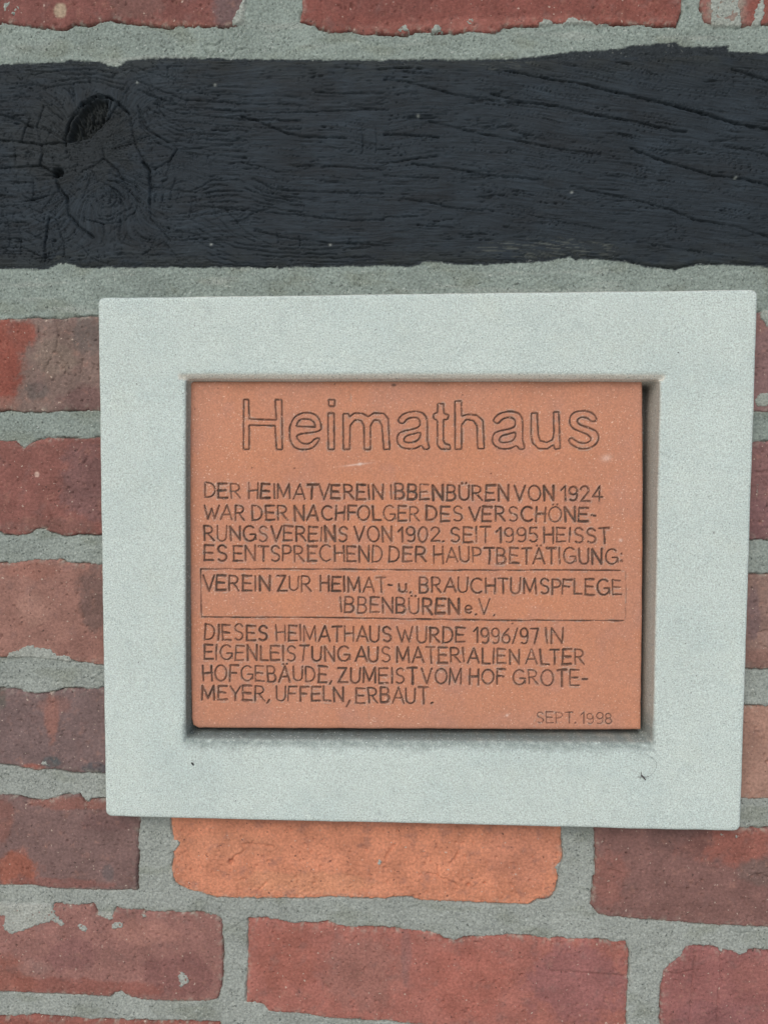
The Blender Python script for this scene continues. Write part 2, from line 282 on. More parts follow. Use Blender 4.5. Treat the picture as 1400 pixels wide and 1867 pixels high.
for k, o in enumerate(BR):
    P = o['mm']; x0, z0 = P.min(0) - 4; x1, z1 = P.max(0) + 4
    X, Z = grid(x0, x1, z0, z1, ST); wx, wz = warp(X, Z, 11)
    d = sdf(wx, wz, P)
    H = o.get('h', 0) + wall_h(100 + k, X, Z) + .12 * fbm(X / 1.6, Z / 1.6, 2, 31)
    H -= .8 * np.exp(-np.maximum(d, 0) / 1.1)
    n = fbm(X / 5, Z / 5, 3, 200 + k); H -= .5 * sst(.48, .62, n)                      # shallow spalls
    col = np.broadcast_to(AB(o['c']), X.shape + (3,)).copy()
    for j, (cx, cy, rx, ry, c, s) in enumerate(o['pt']):
        w = (blob(X, Z, cx, cy, rx, ry, 300 + k * 9 + j) * s)[..., None]; col = col * (1 - w) + AB(c) * w
    w = (.5 + .5 * fbm(X / 18, Z / 18, 4, 400 + k, .6))[..., None]; col = col * (.84 + .32 * w)
    w = (.35 * sst(.1, .5, fbm(X / 10, Z / 10, 4, 420 + k, .6)))[..., None]; col = col * (1 - w) + AB((122, 88, 86)) * w
    w = (.3 * sst(.15, .6, fbm(X / 7, Z / 7, 4, 440 + k, .6)))[..., None]; col = col * (1 - w) + AB((172, 116, 100)) * w
    edge = (np.exp(-np.maximum(d, 0) / 1.9) * .75 * sst(.0, .35, fbm(X / 5, Z / 5, 5, 460, .65)))[..., None]; col = col * (1 - edge) + AB((160, 150, 138)) * edge
    if k == 8:   # hand-made orange brick: folded, wiped clay surface
        H += .35 * fbm(X / 5 + Z / 9, Z / 2.2 - X / 30, 3, 77)
    if k == 3:   # rough scorched patch
        m_ = blob(X, Z, 110, 650, 60, 70, 5); H += m_ * (.7 * fbm(X / 4, Z / 5, 4, 9, .65))
    for c in o.get('cr', []):
        cx_, cz_ = warp(X, Z, 70, 1.5); dd = polydist(cx_, cz_, U(c), False); g = np.exp(-(dd / .55)**2); H -= 1.1 * g
    for (px, py, r) in o.get('pits', []):
        if r: c = U([(px, py)])[0]; dd = np.hypot(wx - c[0], (wz - c[1]) * 1.2); H -= 2.0 * (1 - sst(.4, 1.1, dd / (r * .35)))
    # random little pits and nicks
    rr = np.random.default_rng(k + 5)
    for _ in range(int((x1 - x0) * (z1 - z0) / 85)):
        cx, cz = rr.uniform(x0, x1), rr.uniform(z0, z1); r = rr.uniform(.35, .7); an = rr.uniform(0, 3.14); el = rr.uniform(1, 1.9)
        sl = (slice(max(0, int((cz - z0 - 4) / ST)), int((cz - z0 + 4) / ST) + 1), slice(max(0, int((cx - x0 - 4) / ST)), int((cx - x0 + 4) / ST) + 1))
        dx, dz = X[sl] - cx, Z[sl] - cz; a_ = dx * math.cos(an) + dz * math.sin(an); b_ = -dx * math.sin(an) + dz * math.cos(an)
        H[sl] -= 1.25 * np.exp(-((a_ / el)**2 + b_**2) / r**2)
    H += np.where(d < 0, 5.0 * d, 0)
    keep = (d > -2.2) & ~inside(X, Z, hide_in)
    relief('brick', X, Z, H, keep, col, M_BRICK, wall, back=-70)

# ------------------------------------------------------------------ mortar
beam_px = [(-300,119),(-80,118),(0,118),(50,116),(100,115),(130,111),(180,113),(195,119),(215,124),(230,112),(250,108),(320,106),(500,109),(700,110),(925,108),(1020,105),(1200,100),(1400,97),(1480,96),(1700,95),
           (1700,487),(1480,486),(1400,485),(1350,481),(1265,481),(1230,489),(1190,486),(1140,475),(1080,470),(1050,471),(1040,464),(1000,474),(900,479),(850,480),(775,475),(750,484),(700,482),(500,486),(210,485),(145,486),(120,477),(105,478),(95,485),(75,489),(0,487),(-80,487),(-300,486)]
beam_mm = U(beam_px)
bmin, bmax = U([(-250, -50)])[0], U([(1640, 1930)])[0]
def mortar(z0, z1, seed):
    x0, x1 = bmin[0] - 8, bmax[0] + 8
    X, Z = grid(x0, x1, z0, z1, ST); wx, wz = warp(X, Z, 11)
    dB = np.full(X.shape, -99.); S = np.full(X.shape, -99.)
    for k, o in enumerate(BR):
        P = o['mm']; lo, hi = P.min(0) - 9, P.max(0) + 9
        i0, i1 = np.clip([int((lo[1] - z0) / ST), int((hi[1] - z0) / ST) + 1], 0, X.shape[0]); j0, j1 = np.clip([int((lo[0] - x0) / ST), int((hi[0] - x0) / ST) + 1], 0, X.shape[1])
        if i1 <= i0 or j1 <= j0: continue
        sl = (slice(i0, i1), slice(j0, j1)); dB[sl] = np.maximum(dB[sl], sdf(wx[sl], wz[sl], P))
        for s in o.get('sm', []):
            S[sl] = np.maximum(S[sl], sdf(wx[sl] + 1.8 * fbm(X[sl] / 3, Z[sl] / 3, 4, 8, .65), wz[sl] + 1.8 * fbm(X[sl] / 3, Z[sl] / 3, 4, 28, .65), U(s)))
    dW = sdf(wx, wz, beam_mm)
    H = -.9 + .6 * fbm(X / 30, Z / 14, 3, seed) + .35 * fbm(X / 5, Z / 4.5, 4, seed + 3, .65) + .42 * fbm(X / 1.5, Z / 1.5, 2, seed + 5, .7)
    H += .16 * fbm(X / 26, Z / 1.8, 2, seed + 9) * sst(-.1, .3, fbm(X / 40, Z / 30, 2, 2))       # trowel drag marks
    gap = sst(-.2, .2, fbm(X / 22, Z / 22, 4, seed + 12, .6))
    H -= 2.6 * gap * np.exp(-((dB + .3) / .6)**2)                      # dark shrinkage crack beside bricks
    H -= np.where(dB > 0, 3.0 * dB, 0)
    S = np.where(dB > -2.2, S, -99); sm = sst(-.5, .6, S) * sst(-2.0, -.2, dB); thin = .35 + .3 * fbm(X / 4, Z / 4, 4, seed + 21)
    H = np.where(S > -.5, np.maximum(H, -3 + sm * (3 + thin)), H)
    n = fbm(X / 2.6, Z / 2.6, 3, seed + 30); H -= 1.1 * sst(.38, .6, n)                            # pinholes
    rr = np.random.default_rng(seed)
    up = (Z > U([(700, 560)])[0][1])[..., None]
    T1, T2 = U([(700, 560)])[0][1], U([(700, 1480)])[0][1]
    g = sst(T2, T1, Z)[..., None]
    col = A((152, 156, 149)) * (1 - g) + A((139, 149, 141)) * g
    w = (.5 + .5 * fbm(X / 30, Z / 22, 4, seed + 40, .6))[..., None]; col = col * (.82 + .34 * w)
    w = (.4 * sst(.05, .5, fbm(X / 34, Z / 16, 3, seed + 44)))[..., None]; col = col * (1 - w) + A((120, 124, 108)) * w
    w = (sm * .35)[..., None]; col = col * (1 - w) + A((178, 176, 166)) * w
    w = (np.exp(-((dB) / 1.0)**2) * .4 * sst(-.2, .3, fbm(X / 9, Z / 9, 3, seed + 48)))[..., None]; col = col * (1 - w) + A((172, 172, 162)) * w
    w = (.45 * sst(.15, .5, fbm(X / 70, Z / 9, 4, seed + 52, .6)))[..., None]; col = col * (1 - w) + A((160, 164, 156)) * w
    w = (.4 * sst(.2, .55, fbm(X / 15, Z / 12, 5, seed + 54, .65)))[..., None]; col = col * (1 - w) + A((112, 120, 114)) * w
    hl = 1 - np.abs(fbm(X / 26, Z / 26, 4, seed + 56, .55)) * 14; H -= .8 * sst(.2, .9, hl) * sst(.15, .4, fbm(X / 50, Z / 30, 2, seed + 58))
    # tar brushed over onto the mortar above the beam, and a thin line of it along the edge
    pd = sdf(wx + 1.2 * fbm(X / 9, Z / .9, 3, 60), wz + .9 * fbm(X / 5, Z / 1.4, 3, 61, .7), U([(925,110),(1000,98),(1050,92),(1130,88),(1150,81),(1230,76),(1245,84),(1290,84),(1325,82),(1330,92),(1400,96),(1400,110),(1000,120)]))
    n2 = fbm(X / 1.6, Z / 1.2, 3, 64)
    tar = np.maximum(sst(-.7, .5, pd + .6 * n2), sst(-1.3, -.2, dW + 1.0 * fbm(X / 7, Z / 2, 3, 65)))[..., None]
    col = col * (1 - tar) + A((50, 55, 58)) * tar
    H -= .8 * np.exp(-((dW + .3) / .5)**2) * sst(-.1, .3, fbm(X / 12, Z / 12, 3, 67))
    keep = ((dB < 1.4) | (S > -.6)) & (dW < 4) & ~inside(X, Z, hide_in)
    return X, Z, H, keep, col
zt = beam_mm[:, 1].mean()
for (a, b, s) in ((zt, bmax[1] * 0 + U([(700, -150)])[0][1], 500), (U([(700, 2040)])[0][1], zt, 520)):
    X, Z, H, keep, col = mortar(a, b, s)
    relief('mortar', X, Z, H, keep, col, M_MORTAR, wall, back=-9)

# ------------------------------------------------------------------ timber beam
def beam():
    root = empty('timber_beam', (0, .01, U([(700, 300)])[0][1] / 1000), 'black tarred timber beam with cracked knots at its left end, above the stone frame', 'beam', 'thing')
    x0, z0 = beam_mm.min(0) - 4; x1, z1 = beam_mm.max(0) + 4; st = .56
    x0 = bmin[0] - 8; x1 = bmax[0] + 8
    X, Z = grid(x0, x1, z0, z1, st); wx, wz = warp(X, Z, 11); dW = sdf(wx, wz, beam_mm)
    PX = (X / .348) + 700                                                      # along the beam
    right = sst(600, 1150, PX)
    xs = np.linspace(x0, x1, 800); sl = .165 * sst(600, 1000, xs / .348 + 700); gg = np.cumsum(sl) * (xs[1] - xs[0])
    psi = Z + np.interp(X, xs, gg) * (.55 + .6 * sst(z0, z1, Z)) 
    psi = psi + 3.0 * fbm(X / 70, Z / 30, 2, 81) + .8 * fbm(X / 16, Z / 6, 3, 82)
    def sw(px, py, amp, sx, sz, rot=0):
        c = U([(px, py)])[0]; dx, dz = X - c[0], Z - c[1]; ca, sa = math.cos(rot), math.sin(rot)
        a, b = (dx * ca + dz * sa) / sx, (-dx * sa + dz * ca) / sz
        return amp * np.exp(-(a * a + b * b) / 2)
    psi = psi - sw(195, 365, 34, 15, 14, .3) - sw(425, 345, 9, 20, 10, -.2) + sw(175, 215, 30, 17, 14, .4) + sw(20, 420, 10, 22, 14) - sw(330, 320, 9, 9, 9) + sw(700, 260, 4, 14, 20)
    al = X + 6 * fbm(X / 20, Z / 20, 2, 83)
    H = -.2 + .7 * fbm(X / 60, Z / 20, 2, 84)
    r1 = 1 - np.abs(fbm(psi / 1.5, al / 38, 2, 85)) * 2.2                      # long fine furrows
    H -= .95 * sst(.84, 1.0, r1) * (.25 + .6 * sst(-.3, .3, fbm(X / 25, psi / 6, 2, 86)))
    r2 = 1 - np.abs(fbm(psi / 3.6, al / 60, 2, 87)) * 3; H -= 1.5 * sst(.88, 1.0, r2) * sst(0, .35, fbm(X / 30, psi / 9, 2, 88))
    H += .16 * fbm(psi / .9, al / 16, 2, 89)
    leftz = 1 - sst(180, 420, PX)
    r3 = 1 - np.abs(fbm(al / 5, psi / 11, 2, 90)) * 3.2                         # cross checks near the knots
    H -= 1.3 * sst(.86, 1.0, r3) * leftz * sst(-.1, .3, fbm(X / 14, Z / 12, 2, 91))
    r4 = 1 - np.abs(fbm(X / 7 + .3 * Z / 7, Z / 16, 2, 92)) * 3; H -= .7 * sst(.9, 1.0, r4) * leftz
    H += .35 * leftz * fbm(X / 10, Z / 10, 3, 93)
    L = []   # traced cracks: width mm, depth mm, points (photo px)
    def z1_(w, d, pts): L.append((w, d, [(a / 2, b / 2) for a, b in pts]))
    def z2_(w, d, pts): L.append((w, d, [(700 + a / 2, b / 2) for a, b in pts]))
    z1_(.7, 2.2, [(-80,505),(0,510),(60,515),(145,525),(200,520),(240,520)])
    z1_(.9, 3, [(240,530),(235,500),(262,430),(300,375),(350,348),(400,355),(440,385),(468,410)])
    z1_(.6, 2, [(468,410),(480,450),(490,520),(520,580),(545,620)]); z1_(.95, 3, [(520,590),(545,620),(550,700),(545,740)])
    z1_(.5, 1.6, [(545,740),(550,800),(590,840),(620,880)]); z1_(.8, 2.5, [(150,525),(155,560),(145,600),(185,625),(215,640)])
    z1_(1.0, 3, [(205,650),(215,690),(245,720),(250,780),(290,830),(340,865)]); z1_(.6, 2, [(-80,614),(0,612),(80,610),(145,605)])
    z1_(.8, 2.6, [(165,975),(165,880),(180,790)]); z1_(.45, 1.5, [(180,790),(205,800),(230,880),(235,930),(200,965)])
    z1_(.5, 1.8, [(80,515),(90,470),(110,430)]); z1_(.5, 1.6, [(150,525),(135,460),(160,390)]); z1_(.7, 2, [(-60,405),(0,415),(60,435),(120,465)])
    z1_(.5, 1.5, [(300,625),(350,600),(380,575),(375,540)]); z1_(.7, 2, [(380,580),(430,620),(450,660)]); z1_(.4, 1.2, [(350,650),(420,690),(450,720)])
    z1_(.4, 1.2, [(640,545),(690,545),(760,535),(850,525)]); z1_(.6, 1.8, [(645,540),(620,585),(560,615)]); z1_(.5, 1.5, [(500,385),(530,470),(600,510),(645,540)])
    z1_(.55, 1.6, [(505,325),(540,345),(600,365)]); z1_(.6, 1.8, [(880,425),(940,440),(1040,485),(1110,500),(1265,503)])
    z1_(.5, 1.5, [(1080,408),(1180,405),(1330,400),(1420,402)]); z1_(.5, 1.4, [(1070,605),(1200,605),(1400,618)]); z1_(.4, 1.2, [(880,590),(960,610),(1010,625)])
    z1_(.55, 1.6, [(920,650),(1000,690),(1150,700),(1400,708)]); z1_(.55, 1.5, [(800,760),(940,770),(1100,785),(1290,805),(1400,800)])
    z1_(.5, 1.4, [(930,840),(1060,870),(1200,885),(1400,895)]); z1_(.45, 1.3, [(1150,335),(1250,340),(1400,340)]); z1_(.4, 1.1, [(820,760),(900,850),(1000,900)])
    z1_(.4, 1.1, [(760,700),(790,790),(850,850),(930,880)]); z1_(.5, 1.4, [(620,740),(625,690),(640,650)]); z1_(.5, 1.4, [(435,860),(440,800)]); z1_(.5, 1.4, [(380,860),(378,815),(310,800)])
    z1_(.4, 1.2, [(520,930),(560,900),(600,880),(660,960)]); z1_(.4, 1.2, [(550,680),(620,690),(700,700)]); z1_(.4, 1.0, [(640,400),(800,400),(900,405)]); z1_(.5, 1.3, [(300,900),(330,940),(390,965)])
    rk = np.random.default_rng(21)
    def flow(w, d, pts):      # grain drawn round the knots: broken into uneven lengths
        P = np.array(pts, float); t = np.linspace(0, len(P) - 1, 40); q = np.stack([np.interp(t, range(len(P)), P[:, 0]), np.interp(t, range(len(P)), P[:, 1])], 1)
        a = int(rk.uniform(0, 10))
        while a < 34:
            b = min(40, a + int(rk.uniform(10, 30))); z1_(w * rk.uniform(.8, 1.2), d * rk.uniform(.6, 1.2), [tuple(v) for v in q[a:b] + rk.normal(0, 1.2, (b - a, 2))]); a = b + int(rk.uniform(2, 7))
    for r in (22, 36, 52, 64, 82, 96, 112):
        e_ = rk.uniform(.75, 1.05); o_ = rk.uniform(-.5, .5)
        flow(.42, 1.2, [(388 + rk.normal(0, 4) + r * 1.05 * math.cos(t), 722 + r * e_ * math.sin(t + .15 * math.sin(3 * t + r))) for t in np.linspace(-1.9 + o_, 1.7 + o_, 9)])
    for k in range(7):
        flow(.42, 1.3, [(540 + 18 * k, 745 + 30 * k), (680 + 8 * k, 770 + 27 * k), (775, 815 + 23 * k), (860, 868 + 18 * k), (1000, 890 + 15 * k), (1180, 895 + 15 * k), (1350, 885 + 17 * k)])
        flow(.42, 1.3, [(-60, 745 + 30 * k), (20, 722 + 30 * k), (85, 715 + 31 * k), (150, 745 + 32 * k)])
    for k in range(6):
        flow(.4, 1.2, [(40 + 8 * k, 350 - 22 * k), (200, 312 - 19 * k), (340, 296 - 15 * k), (470, 330 - 19 * k), (540 + 8 * k, 395 - 24 * k), (640 + 12 * k, 440 - 26 * k), (860 + 20 * k, 462 - 28 * k), (1100, 470 - 30 * k)])
        flow(.42, 1.3, [(495 + 16 * k, 400 - 4 * k), (520 + 17 * k, 470 - 6 * k), (570 + 22 * k, 520 - 10 * k), (650 + 30 * k, 556 - 16 * k), (900, 575 - 20 * k)])
        flow(.42, 1.3, [(690, 700 + 10 * k), (780, 655 + 20 * k), (870, 655 + 20 * k), (960, 700 + 13 * k), (1100, 725 + 12 * k)])
    for a_, b_, c__, d_ in ((40,480,60,600),(100,540,104,606),(60,640,70,700),(120,650,118,740),(200,700,160,760),(300,720,330,640),(560,680,562,735),(590,690,588,740),(230,440,180,400),(290,560,250,520),(30,820,34,900),(70,830,76,930),(700,720,690,790),(1010,850,1014,890),(1090,860,1092,900),(1320,480,1322,560),(1370,470,1372,560)):
        z1_(.42, 1.2, [(a_, b_), ((a_ + c__) / 2 + 4, (b_ + d_) / 2), (c__, d_)])
    for k in range(7):      # ribs in the rotten knot
        z1_(.6, 2.2, [(300 + 22 * k, 372 - 6 * min(k, 6 - k)), (300 + 16 * k, 430), (285 + 13 * k, 500 - 6 * k)])
    z2_(.55, 1.7, [(0,290),(80,295),(150,315),(260,345),(400,365)]); z2_(.7, 2, [(390,340),(500,370),(620,385),(750,415),(900,440),(1050,475),(1100,480)])
    z2_(.6, 1.8, [(440,255),(560,280),(700,300),(850,335)]); z2_(.9, 2.6, [(850,335),(1000,370),(1150,410),(1280,450),(1400,470),(1500,490)])
    z2_(.55, 1.6, [(130,430),(200,450),(280,470),(400,495),(520,520),(650,545),(790,560)]); z2_(.6, 1.8, [(0,490),(100,492),(200,500)]); z2_(.55, 1.6, [(100,595),(250,615),(400,640),(580,655)])
    z2_(.45, 1.3, [(0,640),(100,645),(200,650)]); z2_(.7, 2, [(900,540),(1000,580),(1100,610),(1200,640),(1300,650),(1400,672),(1500,700)]); z2_(.5, 1.5, [(60,725),(160,735),(250,758),(400,770)])
    z2_(.6, 1.7, [(680,680),(780,700),(920,730),(1050,765),(1130,800),(1280,825),(1400,862),(1500,890)]); z2_(.4, 1.2, [(120,820),(200,825),(300,835)]); z2_(.6, 1.7, [(1240,535),(1330,545),(1400,565),(1490,590)])
    z2_(.7, 2, [(1270,250),(1330,270),(1400,295),(1490,320)]); z2_(.4, 1.2, [(0,790),(60,792),(100,790)]); z2_(.4, 1.2, [(500,775),(600,800),(800,835)]); z2_(.5, 1.4, [(920,880),(1060,905),(1200,925)])
    for w, d, pts in L:
        P = U(pts); lo, hi = P.min(0) - 4, P.max(0) + 4
        i0, i1 = np.clip([int((lo[1] - z0) / st), int((hi[1] - z0) / st) + 1], 0, X.shape[0]); j0, j1 = np.clip([int((lo[0] - x0) / st), int((hi[0] - x0) / st) + 1], 0, X.shape[1])
        s_ = (slice(i0, i1), slice(j0, j1)); a, b = warp(X[s_], Z[s_], 95, .9)
        dd = polydist(a + .3 * fbm(X[s_] / 2, Z[s_] / 2, 2, 96), b + .3 * fbm(X[s_] / 2, Z[s_] / 2, 2, 97), P, False)
        H[s_] -= d * 1.05 * np.exp(-(dd / (w * .74))**2) * (.6 + .5 * sst(-.4, .3, fbm(X[s_] / 9, Z[s_] / 9, 2, 98)))
    # hollow rotten knot and the small hole
    kn = sdf(wx, wz, U([(119,262),(124,238),(138,205),(158,182),(180,174),(200,180),(196,205),(188,230),(168,252),(150,258)]))
    hol = sst(-.2, 3, kn); ribs = fbm((X + .25 * Z) / 1.5, Z / 9, 2, 101)
    H -= hol * (5.5 + 4.5 * ribs)
    c = U([(106, 314)])[0]; H -= 6 * (1 - sst(.5, 1.3, np.hypot(wx - c[0], wz - c[1]) / 3.2 + .3 * fbm(X / 2, Z / 2, 2, 3)))
    for (px, py, r, d) in ((905, 226, 4.2, .8), (100, 438, 1.2, 2), (350, 288, 2.0, .5)):
        c = U([(px, py)])[0]; H -= d * (1 - sst(.3, 1.1, np.hypot((wx - c[0]) * .8, wz - c[1]) / r))
    col = np.broadcast_to(A((40, 48, 54)), X.shape + (3,)).copy()
    w = (.8 * sst(-.1, .5, fbm(X / 50, Z / 16, 4, 102, .6)))[..., None]; col = col * (1 - w) + A((36, 41, 45)) * w
    w = (.7 * sst(.0, .5, fbm(X / 40, Z / 14, 4, 103, .6)))[..., None]; col = col * (1 - w) + A((43, 52, 59)) * w
    # worn, browner towards the edges
    e = (.75 * np.exp(-np.maximum(dW, 0) / 7) * sst(-.5, .2, fbm(X / 20, Z / 8, 3, 104)))[..., None]; col = col * (1 - e) + A((47, 51, 49)) * e
    wl_ = (blob(X, Z, 130, 260, 150, 90, 71) * .6)[..., None]; col = col * (1 - wl_) + A((42, 46, 47)) * wl_
    hk = (hol * .8)[..., None]; col = col * (1 - hk) + A((38, 42, 42)) * hk
    # bare grey wood showing through at the ragged lower edge and the upper middle
    bare = np.maximum(blob(X, Z, 1000, 455, 150, 22, 72), .6 * blob(X, Z, 930, 118, 70, 10, 73)) * sst(.05, .3, fbm(psi / .9, al / 12, 3, 105))
    bare = np.maximum(bare, .8 * blob(X, Z, 106, 474, 10, 8, 74))
    col = col * (1 - .5 * bare[..., None]) + A((92, 96, 90)) * .5 * bare[..., None]
    for (px, py) in ((250,150),(392,154),(602,446),(385,445),(1341,323),(1042,350),(762,210)):
        c = U([(px, py)])[0]; g = (np.exp(-(((X - c[0]) / .8)**2 + ((Z - c[1]) / .6)**2)))[..., None]; col = col * (1 - g) + A((150, 155, 150)) * g
    H -= 1.4 * np.exp(-np.maximum(dW, 0) / .9)
    H += np.where(dW < 0, 4 * dW, 0)
    keep = dW > -2.4
    grain = np.stack([psi * .8, al * .045, np.zeros_like(X)], -1)
    kk = (kn > -.6)
    def split(name, m, back, lab=None):
        # faces are handed out by their lower-left corner so the two parts meet without overlap
        o = relief(name, X, Z, H, m, col, M_WOOD, root, back=back, attrs={'grain': grain}); return o
    dil = kk.copy(); dil[1:] |= kk[:-1]; dil[:-1] |= kk[1:]; dil[:, 1:] |= kk[:, :-1]; dil[:, :-1] |= kk[:, 1:]
    dil[1:] |= dil[:-1].copy(); dil[:, 1:] |= dil[:, :-1].copy()
    split('timber', keep & ~kk, -80); 
    split('knot', dil & keep, -12)
beam()

# ------------------------------------------------------------------ sandstone frame
def frame():
    root = empty('stone_frame', (0, 0, frame_mm[2:, 1].mean() / 1000), 'pale grey-green sandstone frame with softly rounded edges around the terracotta plaque', 'picture frame')
    op = [(336, 687), (1206, 688), (1193, 1359), (336, 1351)]                 # opening at the face
    out = frame_mm; inn = U(op, FRONT)
    NS = 190
    def loop(corners, r, inset, y):
        """rounded quad, corners TL TR BR BL, offset inwards by inset (mm), at depth y (mm towards the viewer)"""
        P = np.array(corners); c = P.mean(0); Q = []
        n = 4
        # offset edges
        off = []
        for i in range(4):
            a, b = P[i], P[(i + 1) % 4]; t = (b - a) / np.linalg.norm(b - a); nrm = np.array([t[1], -t[0]])
            off.append((a + nrm * inset, t))
        cs = []
        for i in range(4):
            (a, t), (b, u) = off[i - 1], off[i]
            s = np.linalg.solve(np.array([t, -u]).T, b - a); cs.append(a + t * s[0])
        for i in range(4):
            p, q, nx_ = cs[i], cs[(i + 1) % 4], cs[(i + 2) % 4]
            t = (q - p) / np.linalg.norm(q - p); u = (nx_ - q) / np.linalg.norm(nx_ - q)
            L_ = np.linalg.norm(q - p); rr = r
            s = np.linspace(rr, L_ - rr, NS if i % 2 == 0 else int(NS * .8))
            Q += [p + t * k for k in s]
            e0 = q - t * rr; e1 = q + u * rr
            for k in np.linspace(0, 1, 10)[1:-1]:
                Q.append((1 - k)**2 * e0 + 2 * k * (1 - k) * q + k * k * e1)
        Q = np.array(Q); return np.concatenate([Q, np.full((len(Q), 1), y)], 1)
    rings = []; R_ = 2.2
    rings.append(loop(out, 4.5, 0, -40)); rings.append(loop(out, 4.5, 0, FRONT - 8))
    for a in np.linspace(0, math.pi / 2, 6): rings.append(loop(out, 4.5, R_ * (1 - math.cos(a)), FRONT - R_ * (1 - math.sin(a))))
    oc, ic = rings[-1], loop(inn, 2.0, -1.2, FRONT)
    for t in np.linspace(0, 1, 34)[1:-1]:
        rings.append(oc * (1 - t) + ic * t)
    rings.append(ic)
    for a in np.linspace(0, math.pi / 2, 9)[1:]:                              # soft inner arris
        rings.append(loop(inn, 2.0 + .4 * a, -1.2 + 2.2 * math.sin(a), FRONT - 2.2 * (1 - math.cos(a))))
    for t in np.linspace(0, 1, 9)[1:]:
        rings.append(loop(inn, 2.6, 1.0 + 3.2 * t, FRONT - 2.2 - 20 * t))
    for t in (.2, .6, .97):
        rings.append(loop(inn, 3.0, 4.2 + 28 * t, FRONT - 22.2))
    N = len(rings[0]); V = np.concatenate(rings)
    X, Z, Y = V[:, 0], V[:, 1], V[:, 2]
    Y = Y + .22 * fbm(X / 18, Z / 18, 3, 601) * (Y > FRONT - 6) 
    ax = .30 * fbm(Z / 30 + 5, Y / 30, 3, 603) + .12 * fbm(Z / 4, X / 4 + Y / 3, 3, 604); az = .30 * fbm(X / 30, Y / 30 + 9, 3, 605) + .12 * fbm(X / 4 + Y / 3, Z / 4, 3, 606)
    co = np.stack([X + ax, -Y, Z + az], 1) / 1000
    # the lower edge of the opening is weathered to a soft slope
    bz = (inn[2, 1] + inn[3, 1]) / 2 + (X - inn[:, 0].mean()) * (inn[2, 1] - inn[3, 1]) / (inn[2, 0] - inn[3, 0])
    below = (bz - Z); inx = sst(inn[3, 0] - 2, inn[3, 0] + 2, X) * sst(inn[2, 0] + 2, inn[2, 0] - 2, X)
    soft = np.exp(-(np.maximum(below + 1, 0) / 4.0)**2) * inx * (Y > FRONT - 4) * sst(-22, -3, below)
    tz_ = (inn[0, 1] + inn[1, 1]) / 2
    ab = Z - (inn[0, 1] + (X - inn[0, 0]) * (inn[1, 1] - inn[0, 1]) / (inn[1, 0] - inn[0, 0])); inx2 = sst(inn[0, 0] - 4, inn[0, 0] - 1, X) * sst(inn[1, 0] + 2.5, inn[1, 0] + 1, X)
    cham = np.clip((2.7 + .9 * fbm(X / 26, X * 0, 3, 618) - np.maximum(ab, 0)) / 2.7, 0, 1) * inx2 * (Y > FRONT - 5) * (ab > -2) * (Z > inn[:, 1].mean())
    co[:, 1] += cham * 1.7 / 1000
    co[:, 1] += soft * (1.9 + .5 * fbm(X / 30, Z / 30, 2, 615)) / 1000
    F = []
    for k in range(len(rings) - 1):
        i = np.arange(N); j = (i + 1) % N
        F.append(np.stack([k * N + i, (k + 1) * N + i, (k + 1) * N + j, k * N + j], 1))
    F = np.concatenate(F)
    col = np.broadcast_to(A((199, 209, 202)), (len(co), 3)).copy()
    w = (.5 * sst(-.1, .5, fbm(X / 60, Z / 40, 4, 610, .6)))[:, None]; col = col * (1 - w) + A((189, 202, 197)) * w
    w = (.35 * sst(.1, .6, fbm(X / 30, Z / 30, 4, 611, .6)))[:, None]; col = col * (1 - w) + A((203, 211, 200)) * w
    w = (.4 * sst(.25, .6, fbm(X / 9, Z / 16, 4, 613, .6)))[:, None]; col = col * (1 - w) + A((172, 184, 180)) * w
    # pale clay dust on the upper and right walls of the recess, grey-green grime plus painted shade below and to the left
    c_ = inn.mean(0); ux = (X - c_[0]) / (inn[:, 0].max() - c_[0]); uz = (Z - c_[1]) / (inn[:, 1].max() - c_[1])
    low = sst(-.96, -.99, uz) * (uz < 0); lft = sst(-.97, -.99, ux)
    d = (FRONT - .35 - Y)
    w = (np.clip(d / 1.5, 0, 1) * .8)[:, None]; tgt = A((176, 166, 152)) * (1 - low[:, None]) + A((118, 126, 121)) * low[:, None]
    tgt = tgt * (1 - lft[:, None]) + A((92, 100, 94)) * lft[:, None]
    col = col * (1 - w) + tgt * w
    w = (sst(.05, .35, cham) * .75)[:, None]; col = col * (1 - w) + A((212, 204, 190)) * w  # top chamfer: pale dust, with warm bounce light put into the colour
    w = (sst(1.5, 9, FRONT - Y) * .85 * (uz < -.9) * sst(-.955, -.975, uz))[:, None]; col = col * (1 - w) + A((66, 66, 64)) * w  # ledge grime darkens with depth: the plaque's shadow put into the colour
    w = (sst(13, 19, FRONT - Y) * .8)[:, None]; col = col * (1 - w) + A((96, 94, 92)) * w  # deep in the gap: shade painted into the stone colour
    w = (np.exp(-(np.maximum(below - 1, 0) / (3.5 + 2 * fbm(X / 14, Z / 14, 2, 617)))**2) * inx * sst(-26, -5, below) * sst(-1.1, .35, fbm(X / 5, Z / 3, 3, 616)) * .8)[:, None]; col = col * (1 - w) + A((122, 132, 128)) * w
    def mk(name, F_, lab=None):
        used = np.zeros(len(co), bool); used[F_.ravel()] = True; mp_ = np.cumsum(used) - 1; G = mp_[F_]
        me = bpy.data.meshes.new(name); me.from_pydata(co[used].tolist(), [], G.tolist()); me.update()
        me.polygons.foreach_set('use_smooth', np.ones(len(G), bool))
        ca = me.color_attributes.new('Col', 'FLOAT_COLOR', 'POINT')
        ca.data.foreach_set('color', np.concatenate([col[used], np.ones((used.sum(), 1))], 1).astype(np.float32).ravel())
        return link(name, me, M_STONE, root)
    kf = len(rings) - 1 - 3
    mk('stone_body', F)
